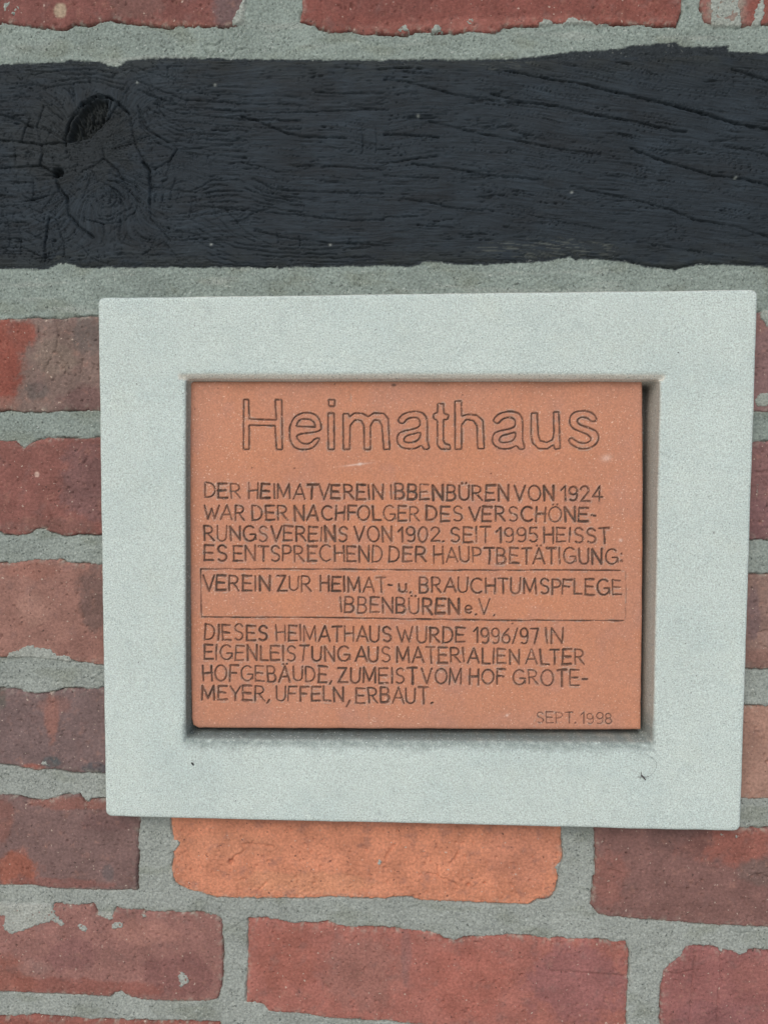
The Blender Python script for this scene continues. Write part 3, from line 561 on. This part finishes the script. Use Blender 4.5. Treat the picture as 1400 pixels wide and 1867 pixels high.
    # little dark chips lodged in the stone face
    for (px, py, r, a) in ((352, 1393, 1.15, .9), (1236, 643, .5, .2), (250, 700, .45, .3), (430, 1460, .4, 2)):
        c = U([(px, py)], FRONT)[0]
        import bmesh
        bm = bmesh.new(); bmesh.ops.create_icosphere(bm, subdivisions=2, radius=1)
        for v in bm.verts:
            x_, y_, z_ = v.co; k_ = 1 + .2 * math.sin(5 * x_ + 3 * z_)
            u_ = x_ * r * k_ * 1.2; w_ = z_ * r * k_ * .6
            v.co = ((c[0] + u_ * math.cos(a) - w_ * math.sin(a) * -1) / 1000, (-FRONT - .1 + y_ * .3 * r) / 1000, (c[1] - u_ * math.sin(a) + w_ * math.cos(a)) / 1000)
        me = bpy.data.meshes.new('stone_speck'); bm.to_mesh(me); bm.free()
        ca = me.color_attributes.new('Col', 'FLOAT_COLOR', 'POINT'); cc = list(A((58, 60, 60))) + [1]
        ca.data.foreach_set('color', cc * len(me.vertices))
        link('stone_speck', me, M_DARK, root)
frame()

# ------------------------------------------------------------------ terracotta plaque with cut lettering
TD = 4.5                                                                      # plaque face depth (mm towards viewer from the brick face)
def arc(cx, cy, rx, ry, a0, a1, n=10):
    return [(cx + rx * math.cos(math.radians(t)), cy + ry * math.sin(math.radians(t))) for t in np.linspace(a0, a1, n)]
# strokes on a unit-high box, (advance width, [polylines])
G = {
 'A': (.78, [[(0,0),(.39,1),(.78,0)], [(.14,.33),(.64,.33)]]),
 'B': (.58, [[(0,0),(.02,1)], [(.02,1)] + arc(.28,.76,.25,.24,90,-90,8) + [(.02,.52)], [(.02,.52)] + arc(.30,.26,.27,.26,90,-90,8) + [(0,0)]]),
 'C': (.74, [arc(.42,.5,.42,.5,50,310,14)]),
 'D': (.66, [[(0,0),(.02,1)], [(.02,1),(.22,.98)] + arc(.22,.5,.43,.48,80,-80,10) + [(.2,.02),(0,0)]]),
 'E': (.58, [[(.02,1),(0,0)], [(.02,.99),(.58,.97)], [(.01,.52),(.50,.50)], [(0,.01),(.58,.03)]]),
 'F': (.56, [[(.02,1),(0,0)], [(.02,.99),(.58,.98)], [(.01,.52),(.46,.50)]]),
 'G': (.80, [arc(.42,.5,.42,.5,50,345,15), [(.82,.12),(.80,.44),(.46,.44)]]),
 'H': (.62, [[(0,1.02),(.02,0)], [(.62,1),(.62,-.02)], [(.02,.50),(.62,.54)]]),
 'I': (.06, [[(.03,1),(.03,0)]]),
 'L': (.50, [[(0,1),(.02,.02),(.52,0)]]),
 'M': (.84, [[(0,0),(.03,1),(.40,.12),(.78,1),(.82,0)]]),
 'N': (.66, [[(.02,0),(0,1),(.64,.02),(.66,1.02)]]),
 'O': (.82, [arc(.41,.5,.41,.5,95,455,20)]),
 'P': (.56, [[(.02,0),(0,1)], [(0,1)] + arc(.28,.73,.28,.26,90,-90,8) + [(.02,.46)]]),
 'R': (.64, [[(.02,0),(0,1)], [(0,1)] + arc(.28,.74,.28,.25,90,-90,8) + [(.02,.48)], [(.24,.48),(.64,0)]]),
 'S': (.60, [[(.56,.84)] + arc(.31,.75,.25,.24,40,250,9) + [(.40,.48)] + arc(.30,.25,.28,.25,55,-140,9)]),
 'T': (.64, [[(0,.98),(.64,1)], [(.33,.98),(.32,-.02)]]),
 'U': (.64, [[(0,1),(.02,.28)] + arc(.32,.28,.30,.28,185,350,8) + [(.62,.3),(.64,1)]]),
 'V': (.72, [[(0,1),(.36,0),(.72,1)]]),
 'W': (1.04, [[(0,1),(.28,0),(.52,.78),(.76,.02),(1.04,1)]]),
 'Y': (.68, [[(0,1),(.35,.45),(.68,1)], [(.35,.45),(.34,0)]]),
 'Z': (.60, [[(.02,.97),(.58,.98),(0,.02),(.62,.03)]]),
 '0': (.62, [arc(.31,.5,.31,.5,90,450,18)]),
 '1': (.30, [[(0,.72),(.28,1),(.28,0)]]),
 '2': (.60, [arc(.29,.72,.28,.27,165,-25,9) + [(.02,.02),(.62,.02)]]),
 '4': (.66, [[(.46,0),(.48,1),(0,.30),(.66,.28)]]),
 '5': (.56, [[(.54,.98),(.10,.98),(.06,.56)] + arc(.27,.30,.28,.30,110,-140,9)]),
 '6': (.60, [[(.48,.98),(.14,.62)] + arc(.30,.29,.29,.29,160,520,14)]),
 '7': (.56, [[(0,.96),(.56,.98),(.24,0)]]),
 '8': (.56, [arc(.28,.75,.24,.24,90,450,12), arc(.28,.25,.28,.26,90,450,12)]),
 '9': (.58, [arc(.29,.70,.28,.28,0,360,14) + [(.57,.3)] + arc(.29,.28,.28,.28,0,-130,7)]),
 '.': (.06, [[(.0,.0),(.05,.04)]]), ',': (.10, [[(.10,.06),(.0,-.16)]]), ';': (.22, [[(.22,.12),(.0,-.34)]]),
 ':': (.08, [[(.03,.70),(.05,.66)], [(.03,.22),(.05,.18)]]), '-': (.30, [[(0,.46),(.30,.44)]]), '/': (.34, [[(.34,1.02),(0,-.05)]]),
 'e': (.52, [[(.04,.30),(.46,.34)] + arc(.26,.34,.24,.26,10,320,12)]),
 'u': (.50, [[(0,.56),(.02,.18)] + arc(.22,.16,.21,.16,190,340,6) + [(.44,.2),(.48,.56)], [(.48,.56),(.50,0)]]),
}
for a, b, w in (('Ä', 'A', .39), ('Ö', 'O', .41), ('Ü', 'U', .32)):
    G[a] = (G[b][0], G[b][1] + [[(w - .14, 1.16), (w - .12, 1.14)], [(w + .14, 1.17), (w + .12, 1.15)]])
WIDE = {'E': (1, 2, 3), 'F': (1, 2), 'T': (0,), 'Z': (0,), 'L': (0,), 'B': (2,), 'H': (2,), 'N': (0,)}
# line: (x left, cap top, base) (x right, cap top, base), words with their measured extents
LINES = [
 ((373,881.5,908),(1097,887,914), [('DER',374,439),('HEIMATVEREIN',453.5,698),('IBBENBÜREN',712.5,927),('VON',938,1009),('1924',1023,1097)]),
 ((373,921.5,947.5),(1086,925,951.5), [('WAR',373,446),('DER',460,524),('NACHFOLGER',537,764),('DES',778,843),('VERSCHÖNE-',856,1086)]),
 ((373,959,986),(1110,963,990), [('RUNGSVEREINS',373,633.5),('VON',646,714),('1902.',727,809),('SEIT',821,893.6),('1995',905,979.5),('HEISST',991,1110)]),
 ((373,994,1022),(1133,1001,1029), [('ES',373,414),('ENTSPRECHEND',425.7,697.5),('DER',710,776),('HAUPTBETÄTIGUNG:',790.7,1133)]),
 ((371,1049,1076),(1132,1057,1085), [('VEREIN',371,492.5),('ZUR',506,567),('HEIMAT-',584,716),('u.',727.5,750),('BRAUCHTUMSPFLEGE',765,1132)]),
 ((621,1089,1116.5),(901,1093.5,1121), [('IBBENBÜREN',621,836),('e.',847.5,868),('V.',873,901)]),
 ((374,1139,1167),(1026,1146.5,1174), [('DIESES',374,488),('HEIMATHAUS',503,713),('WURDE',725,847.5),('1996/97',864,981),('IN',995.5,1026)]),
 ((372,1176,1203),(1065,1185,1212), [('EIGENLEISTUNG',372.6,637),('AUS',648,712),('MATERIALIEN',724,946),('ALTER',958,1065)]),
 ((370,1213,1241),(1069,1223,1251), [('HOFGEBÄUDE,',370,604.6),('ZUMEIST',617,761),('VOM',769,842),('HOF',856.5,921),('GROTE-',935,1069)]),
 ((369,1250,1276.5),(788,1255,1283), [('MEYER,',369,492),('UFFELN;',504,638.5),('ERBAUT.',650,788)]),
 ((978,1298.5,1318),(1114,1300,1320), [('SEPT.',978,1049),('1998',1058.6,1114)]),
]
def o1(pts): return [(330 + a / 3.111, 680 + b / 3.111) for a, b in pts]
def o2(pts, dx=0): return [(750 + a / 3.111 + dx, 680 + b / 3.111) for a, b in pts]
def chaikin(P, n=2):
    P = np.array(P, float); cuts = (1.3,) if n == 1 else (99, 99)
    for c in cuts:
        Q = np.roll(P, -1, 0); L = np.linalg.norm(Q - P, axis=1, keepdims=True); f = np.minimum(.25, c / np.maximum(L, 1e-6))
        P = np.stack([P + f * (Q - P), Q - f * (Q - P)], 1).reshape(-1, 2)
    out = []
    for a, b in zip(P, np.roll(P, -1, 0)):
        k = int(np.hypot(*(b - a)) / 7) + 1
        out += [a + (b - a) * t / k for t in range(k)]
    return np.array(out)
a_out = [(490,292),(462,275),(475,250),(500,230),(550,218),(590,222),(615,235),(632,265),(630,370),(634,400),(645,430),(612,437),(597,410),(560,432),(510,432),(480,420),(462,400),(458,370),(468,345),(490,332),(570,315),(590,300),(588,268),(572,255),(545,252),(515,262)]
a_in = [(497,388),(500,370),(515,355),(560,345),(592,335),(590,365),(575,384),(550,394),(515,397)]
TITLE = [
 (o1([(357,152),(385,152),(388,262),(542,268),(535,152),(572,152),(576,435),(543,435),(534,300),(388,297),(388,435),(356,435)]), 1),
 (o1([(793,370),(760,372),(735,400),(700,405),(665,385),(652,347),(795,335),(797,290),(775,245),(740,228),(705,225),(665,235),(635,262),(615,310),(617,375),(632,410),(655,430),(695,437),(735,432),(765,412)]), 2),
 (o1([(655,303),(662,278),(680,264),(700,261),(735,265),(755,280),(765,308)]), 1),
 (o1([(838,152),(872,153),(873,190),(838,188)]), 1), (o1([(835,228),(868,228),(870,435),(836,435)]), 1),
 (o1([(920,232),(952,232),(955,250),(985,228),(1030,230),(1062,250),(1095,228),(1150,230),(1176,262),(1185,435),(1150,435),(1140,300),(1125,270),(1095,268),(1075,300),(1075,435),(1040,435),(1038,300),(1022,270),(985,268),(960,300),(957,435),(922,435)]), 1),
 (o2(a_out, -173.6), 2), (o2(a_in, -173.6), 2),
 (o2([(150,175),(182,175),(185,230),(212,240),(205,265),(182,265),(182,385),(190,402),(218,410),(220,435),(165,432),(148,410),(148,270),(125,258),(125,235),(148,225)]), 1),
 (o2([(247,160),(283,160),(285,245),(320,236),(370,240),(405,270),(413,430),(376,430),(372,300),(350,270),(310,265),(285,295),(285,432),(248,435)]), 1),
 (o2(a_out), 2), (o2(a_in), 2),
 (o2([(680,228),(713,228),(718,350),(730,385),(765,395),(800,380),(808,340),(805,222),(835,222),(843,430),(812,432),(805,408),(770,432),(720,430),(688,400),(678,350)]), 1),
 (o2([(1045,275),(1020,278),(1000,256),(960,250),(935,270),(950,295),(1030,320),(1055,340),(1062,370),(1050,400),(1020,425),(965,435),(915,415),(888,385),(905,365),(935,390),(975,402),(1010,392),(1020,370),(990,345),(920,320),(898,295),(895,260),(910,232),(940,218),(990,215),(1030,230),(1050,258)]), 2),
]
def plaque():
    root = empty('clay_plaque', (0, -TD / 1000, U([(750, 1330)], TD)[0][1] / 1000), 'orange terracotta plaque with cut Heimathaus lettering set in the stone frame', 'plaque')
    body_px = [(344,694.5),(500,693.5),(760,692.5),(1000,691),(1171,689.5),(1172,860),(1171,1100),(1168,1331),(1000,1331),(800,1330),(600,1329),(420,1328.5),(362,1328),(352,1323),(349,1310),(346,1100),(344,900)]
    B = U(body_px, TD); st = .43
    x0, z0 = B.min(0) - 3; x1, z1 = B.max(0) + 3
    X, Z = grid(x0, x1, z0, z1, st)
    d = sdf(X + .25 * fbm(X / 14, Z / 14, 3, 700), Z + .25 * fbm(X / 14, Z / 14, 3, 701), B)
    H = TD + .5 * fbm(X / 90, Z / 90, 2, 702) + .16 * fbm(X / 14, Z / 14, 3, 703) + .05 * fbm(X / 1.3, Z / 1.3, 2, 704)
    GV = np.zeros(X.shape); LN = np.zeros(X.shape, np.int8)             # groove profile and line number
    BU = np.zeros(X.shape)
    rr = np.random.default_rng(3)
    def cut(px, width, depth, ln, closed=False):
        P = U(px, TD)
        n = len(P)
        for i in range(n if closed else n - 1):
            a, b = P[i], P[(i + 1) % n]; m = width * 2.0
            j0, j1 = int((min(a[0], b[0]) - m - x0) / st), int((max(a[0], b[0]) + m - x0) / st) + 2
            i0, i1 = int((min(a[1], b[1]) - m - z0) / st), int((max(a[1], b[1]) + m - z0) / st) + 2
            s = (slice(max(i0, 0), i1), slice(max(j0, 0), j1)); ab = b - a; L = max(ab @ ab, 1e-9)
            t = np.clip(((X[s] - a[0]) * ab[0] + (Z[s] - a[1]) * ab[1]) / L, 0, 1)
            dd = np.hypot(X[s] - a[0] - t * ab[0], Z[s] - a[1] - t * ab[1]) / (width / 2)
            g = depth * (1 - sst(.15, 1.25, dd)); GV[s] = np.maximum(GV[s], g)
            BU[s] = np.maximum(BU[s], np.exp(-((dd - 1.55) / .35)**2))
            LN[s] = np.where(dd < 1.9, ln, LN[s])
    ln = 1
    for P, ch in TITLE:
        Q = chaikin(P, ch) if ch > 1 else chaikin(P, 1)
        # hand wobble
        Q = Q + np.stack([.35 * perlin(Q[:, 0] / 9, Q[:, 1] / 9, 5), .35 * perlin(Q[:, 0] / 9, Q[:, 1] / 9, 6)], 1)
        m = len(Q)
        for i in range(m):
            w = 1.28 + .35 * float(perlin(Q[i, 0] / 9, Q[i, 1] / 9, 9))
            cut([Q[i], Q[(i + 1) % m]], w, 1.0, ln)
    ln = 2
    for (xl, tl, bl), (xr, tr, br), words in LINES:
        small = words[0][0] == 'SEPT.'
        for txt, wx0, wx1 in words:
            gap = .24; tot = sum(G[c][0] for c in txt) + gap * (len(txt) - 1)
            # wider gaps absorb what the natural widths do not fill
            KERN = {'AT', 'TA', 'TV', 'AV', 'TS', 'LT', 'FO', 'TÄ', 'ÄT', 'VE', 'YE', 'WA', 'RT', 'PF', 'AU'}
            kn = lambda i: .10 if txt[i:i + 2] in KERN else 0
            tot -= sum(kn(i) for i in range(len(txt) - 1)); x = 0.0; h0 = (bl - tl); k = (wx1 - wx0) / (tot * h0); k_g = k if .8 < k < 1.25 else k
            for ci, c in enumerate(txt):
                gw, strokes = G[c]
                jx, jy, js, rot = rr.normal(0, .35), rr.normal(0, .55), 1 + rr.normal(0, .035), rr.normal(0, .03)
                bw = (1.28 if not small else .92) * (1 + rr.normal(0, .10)); bd = (1.1 if not small else .7) * (1 + rr.normal(0, .12))
                for si, s in enumerate(strokes):
                    pts = []
                    for (u, v) in s:
                        uu = u + rot * (v - .5) ; vv = .5 + (v - .5) * js
                        px = wx0 + (x + uu) * h0 * k_g + jx; f = (px - xl) / (xr - xl)
                        base = bl + (br - bl) * f; top = tl + (tr - tl) * f
                        pts.append((px, base + (top - base) * vv + jy))
                    w_ = bw * (1.28 if si in WIDE.get(c, ()) else 1)
                    if c in '.,;:' or (c in 'ÄÖÜ' and si >= len(strokes) - 2): w_ = 1.35
                    if len(pts) == 2:   # a pulled stroke swells or fades along its length
                        p, q = np.array(pts[0]), np.array(pts[1]); p = p + rr.normal(0, .35, 2); q = q + rr.normal(0, .35, 2)
                        mid = (p + q) / 2 + rr.normal(0, .35, 2); a1, a2 = rr.uniform(.85, 1.15, 2)
                        cut([p, mid], w_ * a1, bd * a1, ln); cut([mid, q], w_ * a2, bd * a2, ln)
                    else:
                        cut(pts, w_, bd, ln)
                x += gw + gap - kn(ci)
        ln += 1
    nb = ln
    def rule(P, w, dp):
        P = np.array(P, float)
        for i in range(len(P) - 1):
            n = int(np.hypot(*(P[i + 1] - P[i])) / 9) + 1
            for k in range(n):
                a = P[i] + (P[i + 1] - P[i]) * k / n; b = P[i] + (P[i + 1] - P[i]) * (k + 1) / n
                f = 1 + .4 * float(perlin(a[0] / 30, a[1] / 30, 12)); cut([a + (0, .5 * float(perlin(a[0] / 25, 3.3, 2))), b + (0, .5 * float(perlin(b[0] / 25, 3.3, 2)))], w * f, dp * f, nb)
    rule([(367,1037.5),(600,1038),(800,1040),(1000,1039.5),(1130,1040.5)], 1.1, .9); rule([(1130,1040.5),(1141,1042)], .5, .25)
    rule([(366.5,1037),(367,1080),(368,1125)], .95, .8); rule([(368,1125),(600,1126.5),(750,1129),(900,1131),(1000,1131.5),(1136,1132)], 1.1, .9)
    rule([(1140.5,1042),(1141,1090),(1140,1130)], .75, .4)
    # faint guide scratches
    main = GV.copy(); nbL = LN.copy()
    for P, w, dp in (([(639,702),(639,740)], .5, .2), ([(672,1288),(672.5,1327)], .5, .25), ([(833,1312),(834,1327)], .5, .15), ([(978,1284),(973,1325)], .5, .15), ([(933,692),(933,745)], .5, .12), ([(357,967),(366,967)], .6, .2)):
        cut(P, w, dp, 0)
    LN = nbL
    soil = sst(.12, .62, GV) * (.78 + .22 * sst(-.4, .3, fbm(X / 12, Z / 12, 3, 720)))
    H = H - GV * (.85 + .35 * fbm(X / 2, Z / 2, 2, 721)) + .26 * BU * sst(-.3, .3, fbm(X / 3, Z / 3, 2, 722)) * (GV < .3)
    for (px, py, r, dp) in ((718, 702, 1.1, .35), (460, 853, .45, .6), (537, 854, .45, .6), (895, 864, .5, .5), (843, 720, .4, .5), (934, 1137, .6, .4), (398, 708, .4, .5), (610, 700, .4, .5), (356, 746, .4, .5)):
        c = U([(px, py)], TD)[0]; g = 1 - sst(.4, 1.2, np.hypot((X - c[0]) / 1.5, Z - c[1]) / r); H -= dp * g; soil = np.maximum(soil, .8 * g)
    H -= 1.3 * np.exp(-np.maximum(d, 0) / .8)
    col = np.broadcast_to(A((193, 133, 105)), X.shape + (3,)).copy()
    w = (.75 * sst(-.3, .45, fbm(X / 45, Z / 30, 4, 710, .6)) * sst(4, 60, d))[..., None]; col = col * (1 - w) + A((198, 134, 101)) * w
    w = (.5 * sst(0, .5, fbm(X / 30, Z / 30, 4, 711, .6)))[..., None]; col = col * (1 - w) + A((182, 131, 112)) * w
    w = (.45 * np.exp(-np.maximum(d, 0) / 16) * sst(-.4, .3, fbm(X / 30, Z / 30, 3, 712)))[..., None]; col = col * (1 - w) + A((179, 133, 115)) * w
    # brown firing stains under the top edge
    tz = U([(800, 692)], TD)[0][1]
    w = (.5 * np.exp(-((tz - Z) / 7)**2) * sst(-.1, .4, fbm(X / 30, Z / 8, 3, 713)))[..., None]; col = col * (1 - w) + A((160, 112, 88)) * w
    # small chalky scuff below the i
    for (px, py, rx, ry, s) in ((656, 846, 1.2, .8, .8), (650, 847, 8, .5, .5), (1105, 835, 3, 2, .35), (1131, 985, 1.0, .8, .5), (924, 1304, .8, .8, .6)):
        c = U([(px, py)], TD)[0]; w = (s * np.exp(-(((X - c[0]) / rx)**2 + ((Z - c[1] - .12 * (X - c[0])) / ry)**2)))[..., None]; col = col * (1 - w) + A((238, 214, 200)) * w
    gd = (.5 + .5 * sst(-.1, .3, fbm(X / 25, Z / 8, 3, 714)))[..., None]
    dirt = A((84, 64, 56)) * (1 - .6 * gd) + A((74, 72, 66)) * .6 * gd
    s3 = (soil * .95)[..., None]; col = col * (1 - s3) + dirt * s3
    # pale burrs beside the cuts, their lit edges painted into the colour
    w = (.7 * BU * (GV < .2) * sst(-.1, .4, fbm(X / 6, Z / 6, 3, 715)))[..., None]; col = col * (1 - w) + A((176, 160, 146)) * w
    H += np.where(d < 0, 6 * d, 0)
    keep = d > -1.0
    body = keep.copy()
    # every line of lettering is a part of its own; cells of a line are those with any corner marked
    FL = np.maximum.reduce([LN[:-1, :-1], LN[1:, :-1], LN[:-1, 1:], LN[1:, 1:]])
    def cells(mask):   # build from an explicit cell mask
        return mask
    return root, X, Z, H, keep, FL, col, nb
root_p, X, Z, H, keep, FL, col, nb = plaque()

def relief_cells(name, X, Z, H, F, col, mat, parent, back=None):
    nz, nx = X.shape; idx = np.arange(nx * nz).reshape(nz, nx)
    q = np.stack([idx[:-1, :-1], idx[:-1, 1:], idx[1:, 1:], idx[1:, :-1]], -1)
    # shared normals, so that the parts meet without a seam
    gz, gx = np.gradient(H, Z[1, 0] - Z[0, 0]); N = np.stack([-gx, -np.ones_like(H), -gz], -1); N /= np.linalg.norm(N, axis=-1, keepdims=True)
    Q = q[F]; co = np.stack([X, -H, Z], -1).reshape(-1, 3) / 1000
    used = np.zeros(len(co), bool); used[Q.ravel()] = True; mp_ = np.cumsum(used) - 1; Q = mp_[Q]
    me = bpy.data.meshes.new(name); V = co[used]
    me.vertices.add(len(V)); me.vertices.foreach_set('co', V.ravel())
    me.loops.add(len(Q) * 4); me.loops.foreach_set('vertex_index', Q.ravel().astype(np.int32))
    me.polygons.add(len(Q)); me.polygons.foreach_set('loop_start', np.arange(0, len(Q) * 4, 4, dtype=np.int32))
    me.update(calc_edges=True); me.polygons.foreach_set('use_smooth', np.ones(len(Q), bool))
    ca = me.color_attributes.new('Col', 'FLOAT_COLOR', 'POINT'); C = col.reshape(-1, 3)[used]
    ca.data.foreach_set('color', np.concatenate([C, np.ones((len(C), 1))], 1).astype(np.float32).ravel())
    me.normals_split_custom_set_from_vertices(N.reshape(-1, 3)[used].tolist())
    return link(name, me, mat, parent)
K = keep[:-1, :-1] & keep[1:, :-1] & keep[:-1, 1:] & keep[1:, 1:]
relief_cells('clay_slab', X, Z, H, K & (FL == 0), col, M_CLAY, root_p)
names = {1: ('engraved_title', 'large outlined word cut across the top of the plaque'), nb: ('engraved_border', 'thin cut rectangle framing the middle two lines')}
for k in range(1, nb + 1):
    nm, lab = names.get(k, ('engraved_line', None)); o = relief_cells(nm, X, Z, H, K & (FL == k), col, M_CLAY, root_p)
    if lab: o['label'] = lab
# the slab's edges and back
B = U([(344,694),(500,693),(760,692.5),(1000,691),(1171,689.5),(1172,860),(1171,1100),(1168,1331),(1000,1331),(800,1330),(600,1329),(420,1328.5),(362,1328),(352,1323),(349,1310),(346,1100),(344,900)], TD)
n = len(B); c = B.mean(0)
def shrink(s): return [(p[0] - s * np.sign(p[0] - c[0]) * .9, p[1] - s * np.sign(p[1] - c[1]) * .9) for p in B]
vs = [(a / 1000, -(TD - 1.6) / 1000, b / 1000) for a, b in shrink(.15)] + [(a / 1000, 8.5 / 1000, b / 1000) for a, b in shrink(.6)]
fs = [(i, (i + 1) % n, n + (i + 1) % n, n + i) for i in range(n)] + [tuple(range(n, 2 * n))]
me = bpy.data.meshes.new('slab_edge'); me.from_pydata(vs, [], fs); me.update()
ca = me.color_attributes.new('Col', 'FLOAT_COLOR', 'POINT'); ca.data.foreach_set('color', (list(A((150, 96, 78))) + [1]) * len(vs))
link('slab_edge', me, M_CLAY, root_p)

# ------------------------------------------------------------------ dead midge and a thread of web on the frame
def tube(bm, P, r):
    import bmesh
    prev = None; P = [Vector(p) for p in P]
    for i, p in enumerate(P):
        t = (P[min(i + 1, len(P) - 1)] - P[max(i - 1, 0)]).normalized(); u = t.cross(Vector((0, 1, 0))).normalized(); v = t.cross(u)
        rr_ = r * (1 - .6 * abs(i / (len(P) - 1) - .4))
        ring = [bm.verts.new(p + (u * math.cos(a) + v * math.sin(a)) * rr_) for a in (0, 1.257, 2.513, 3.77, 5.027)]
        if prev:
            for k in range(5): bm.faces.new((prev[k], prev[(k + 1) % 5], ring[(k + 1) % 5], ring[k]))
        prev = ring
def mm3(px, py, h): p = U([(px, py)], FRONT + h)[0]; return (p[0] / 1000, -(FRONT + h) / 1000, p[1] / 1000)
def mesh_part(name, paths, colr, parent):
    import bmesh
    bm = bmesh.new()
    for P, r in paths: tube(bm, [mm3(*p) for p in P], r / 1000)
    me = bpy.data.meshes.new(name); bm.to_mesh(me); bm.free()
    ca = me.color_attributes.new('Col', 'FLOAT_COLOR', 'POINT'); ca.data.foreach_set('color', (list(A(colr)) + [1]) * len(me.vertices))
    return link(name, me, M_DARK, parent)
p = mm3(1171, 1417, 0)
ins = empty('dead_midge', p, 'tiny dead midge stuck below the lower right corner of the opening in the frame', 'insect')
mesh_part('body', [([(1168,1413,.3),(1170,1415,.6),(1173,1418,.6),(1176,1422,.3)], .55)], (88, 84, 84), ins)
mesh_part('leg', [([(1171,1416,.5),(1166,1417,.5),(1162,1416.5,.2)], .18)], (100, 96, 94), ins)
mesh_part('leg', [([(1172,1416,.5),(1176,1417,.6),(1182,1416,.2)], .18)], (100, 96, 94), ins)
mesh_part('leg', [([(1169,1414,.5),(1168,1410,.5),(1169,1407,.2)], .18)], (100, 96, 94), ins)
web = mesh_part('web_thread', [([(1182,1378,.3),(1190,1382,.6),(1196,1390,.8),(1196,1399,.6),(1190,1410,.5),(1183,1415,.3),(1176,1417,.3)], .09),
                               ([(1150,1372,.3),(1166,1374,.5),(1180,1376,.4),(1190,1384,.4)], .06)], (140, 144, 142), None)
tag(web, 'thin curved grey thread of old web beside the dead midge on the frame', 'cobweb')
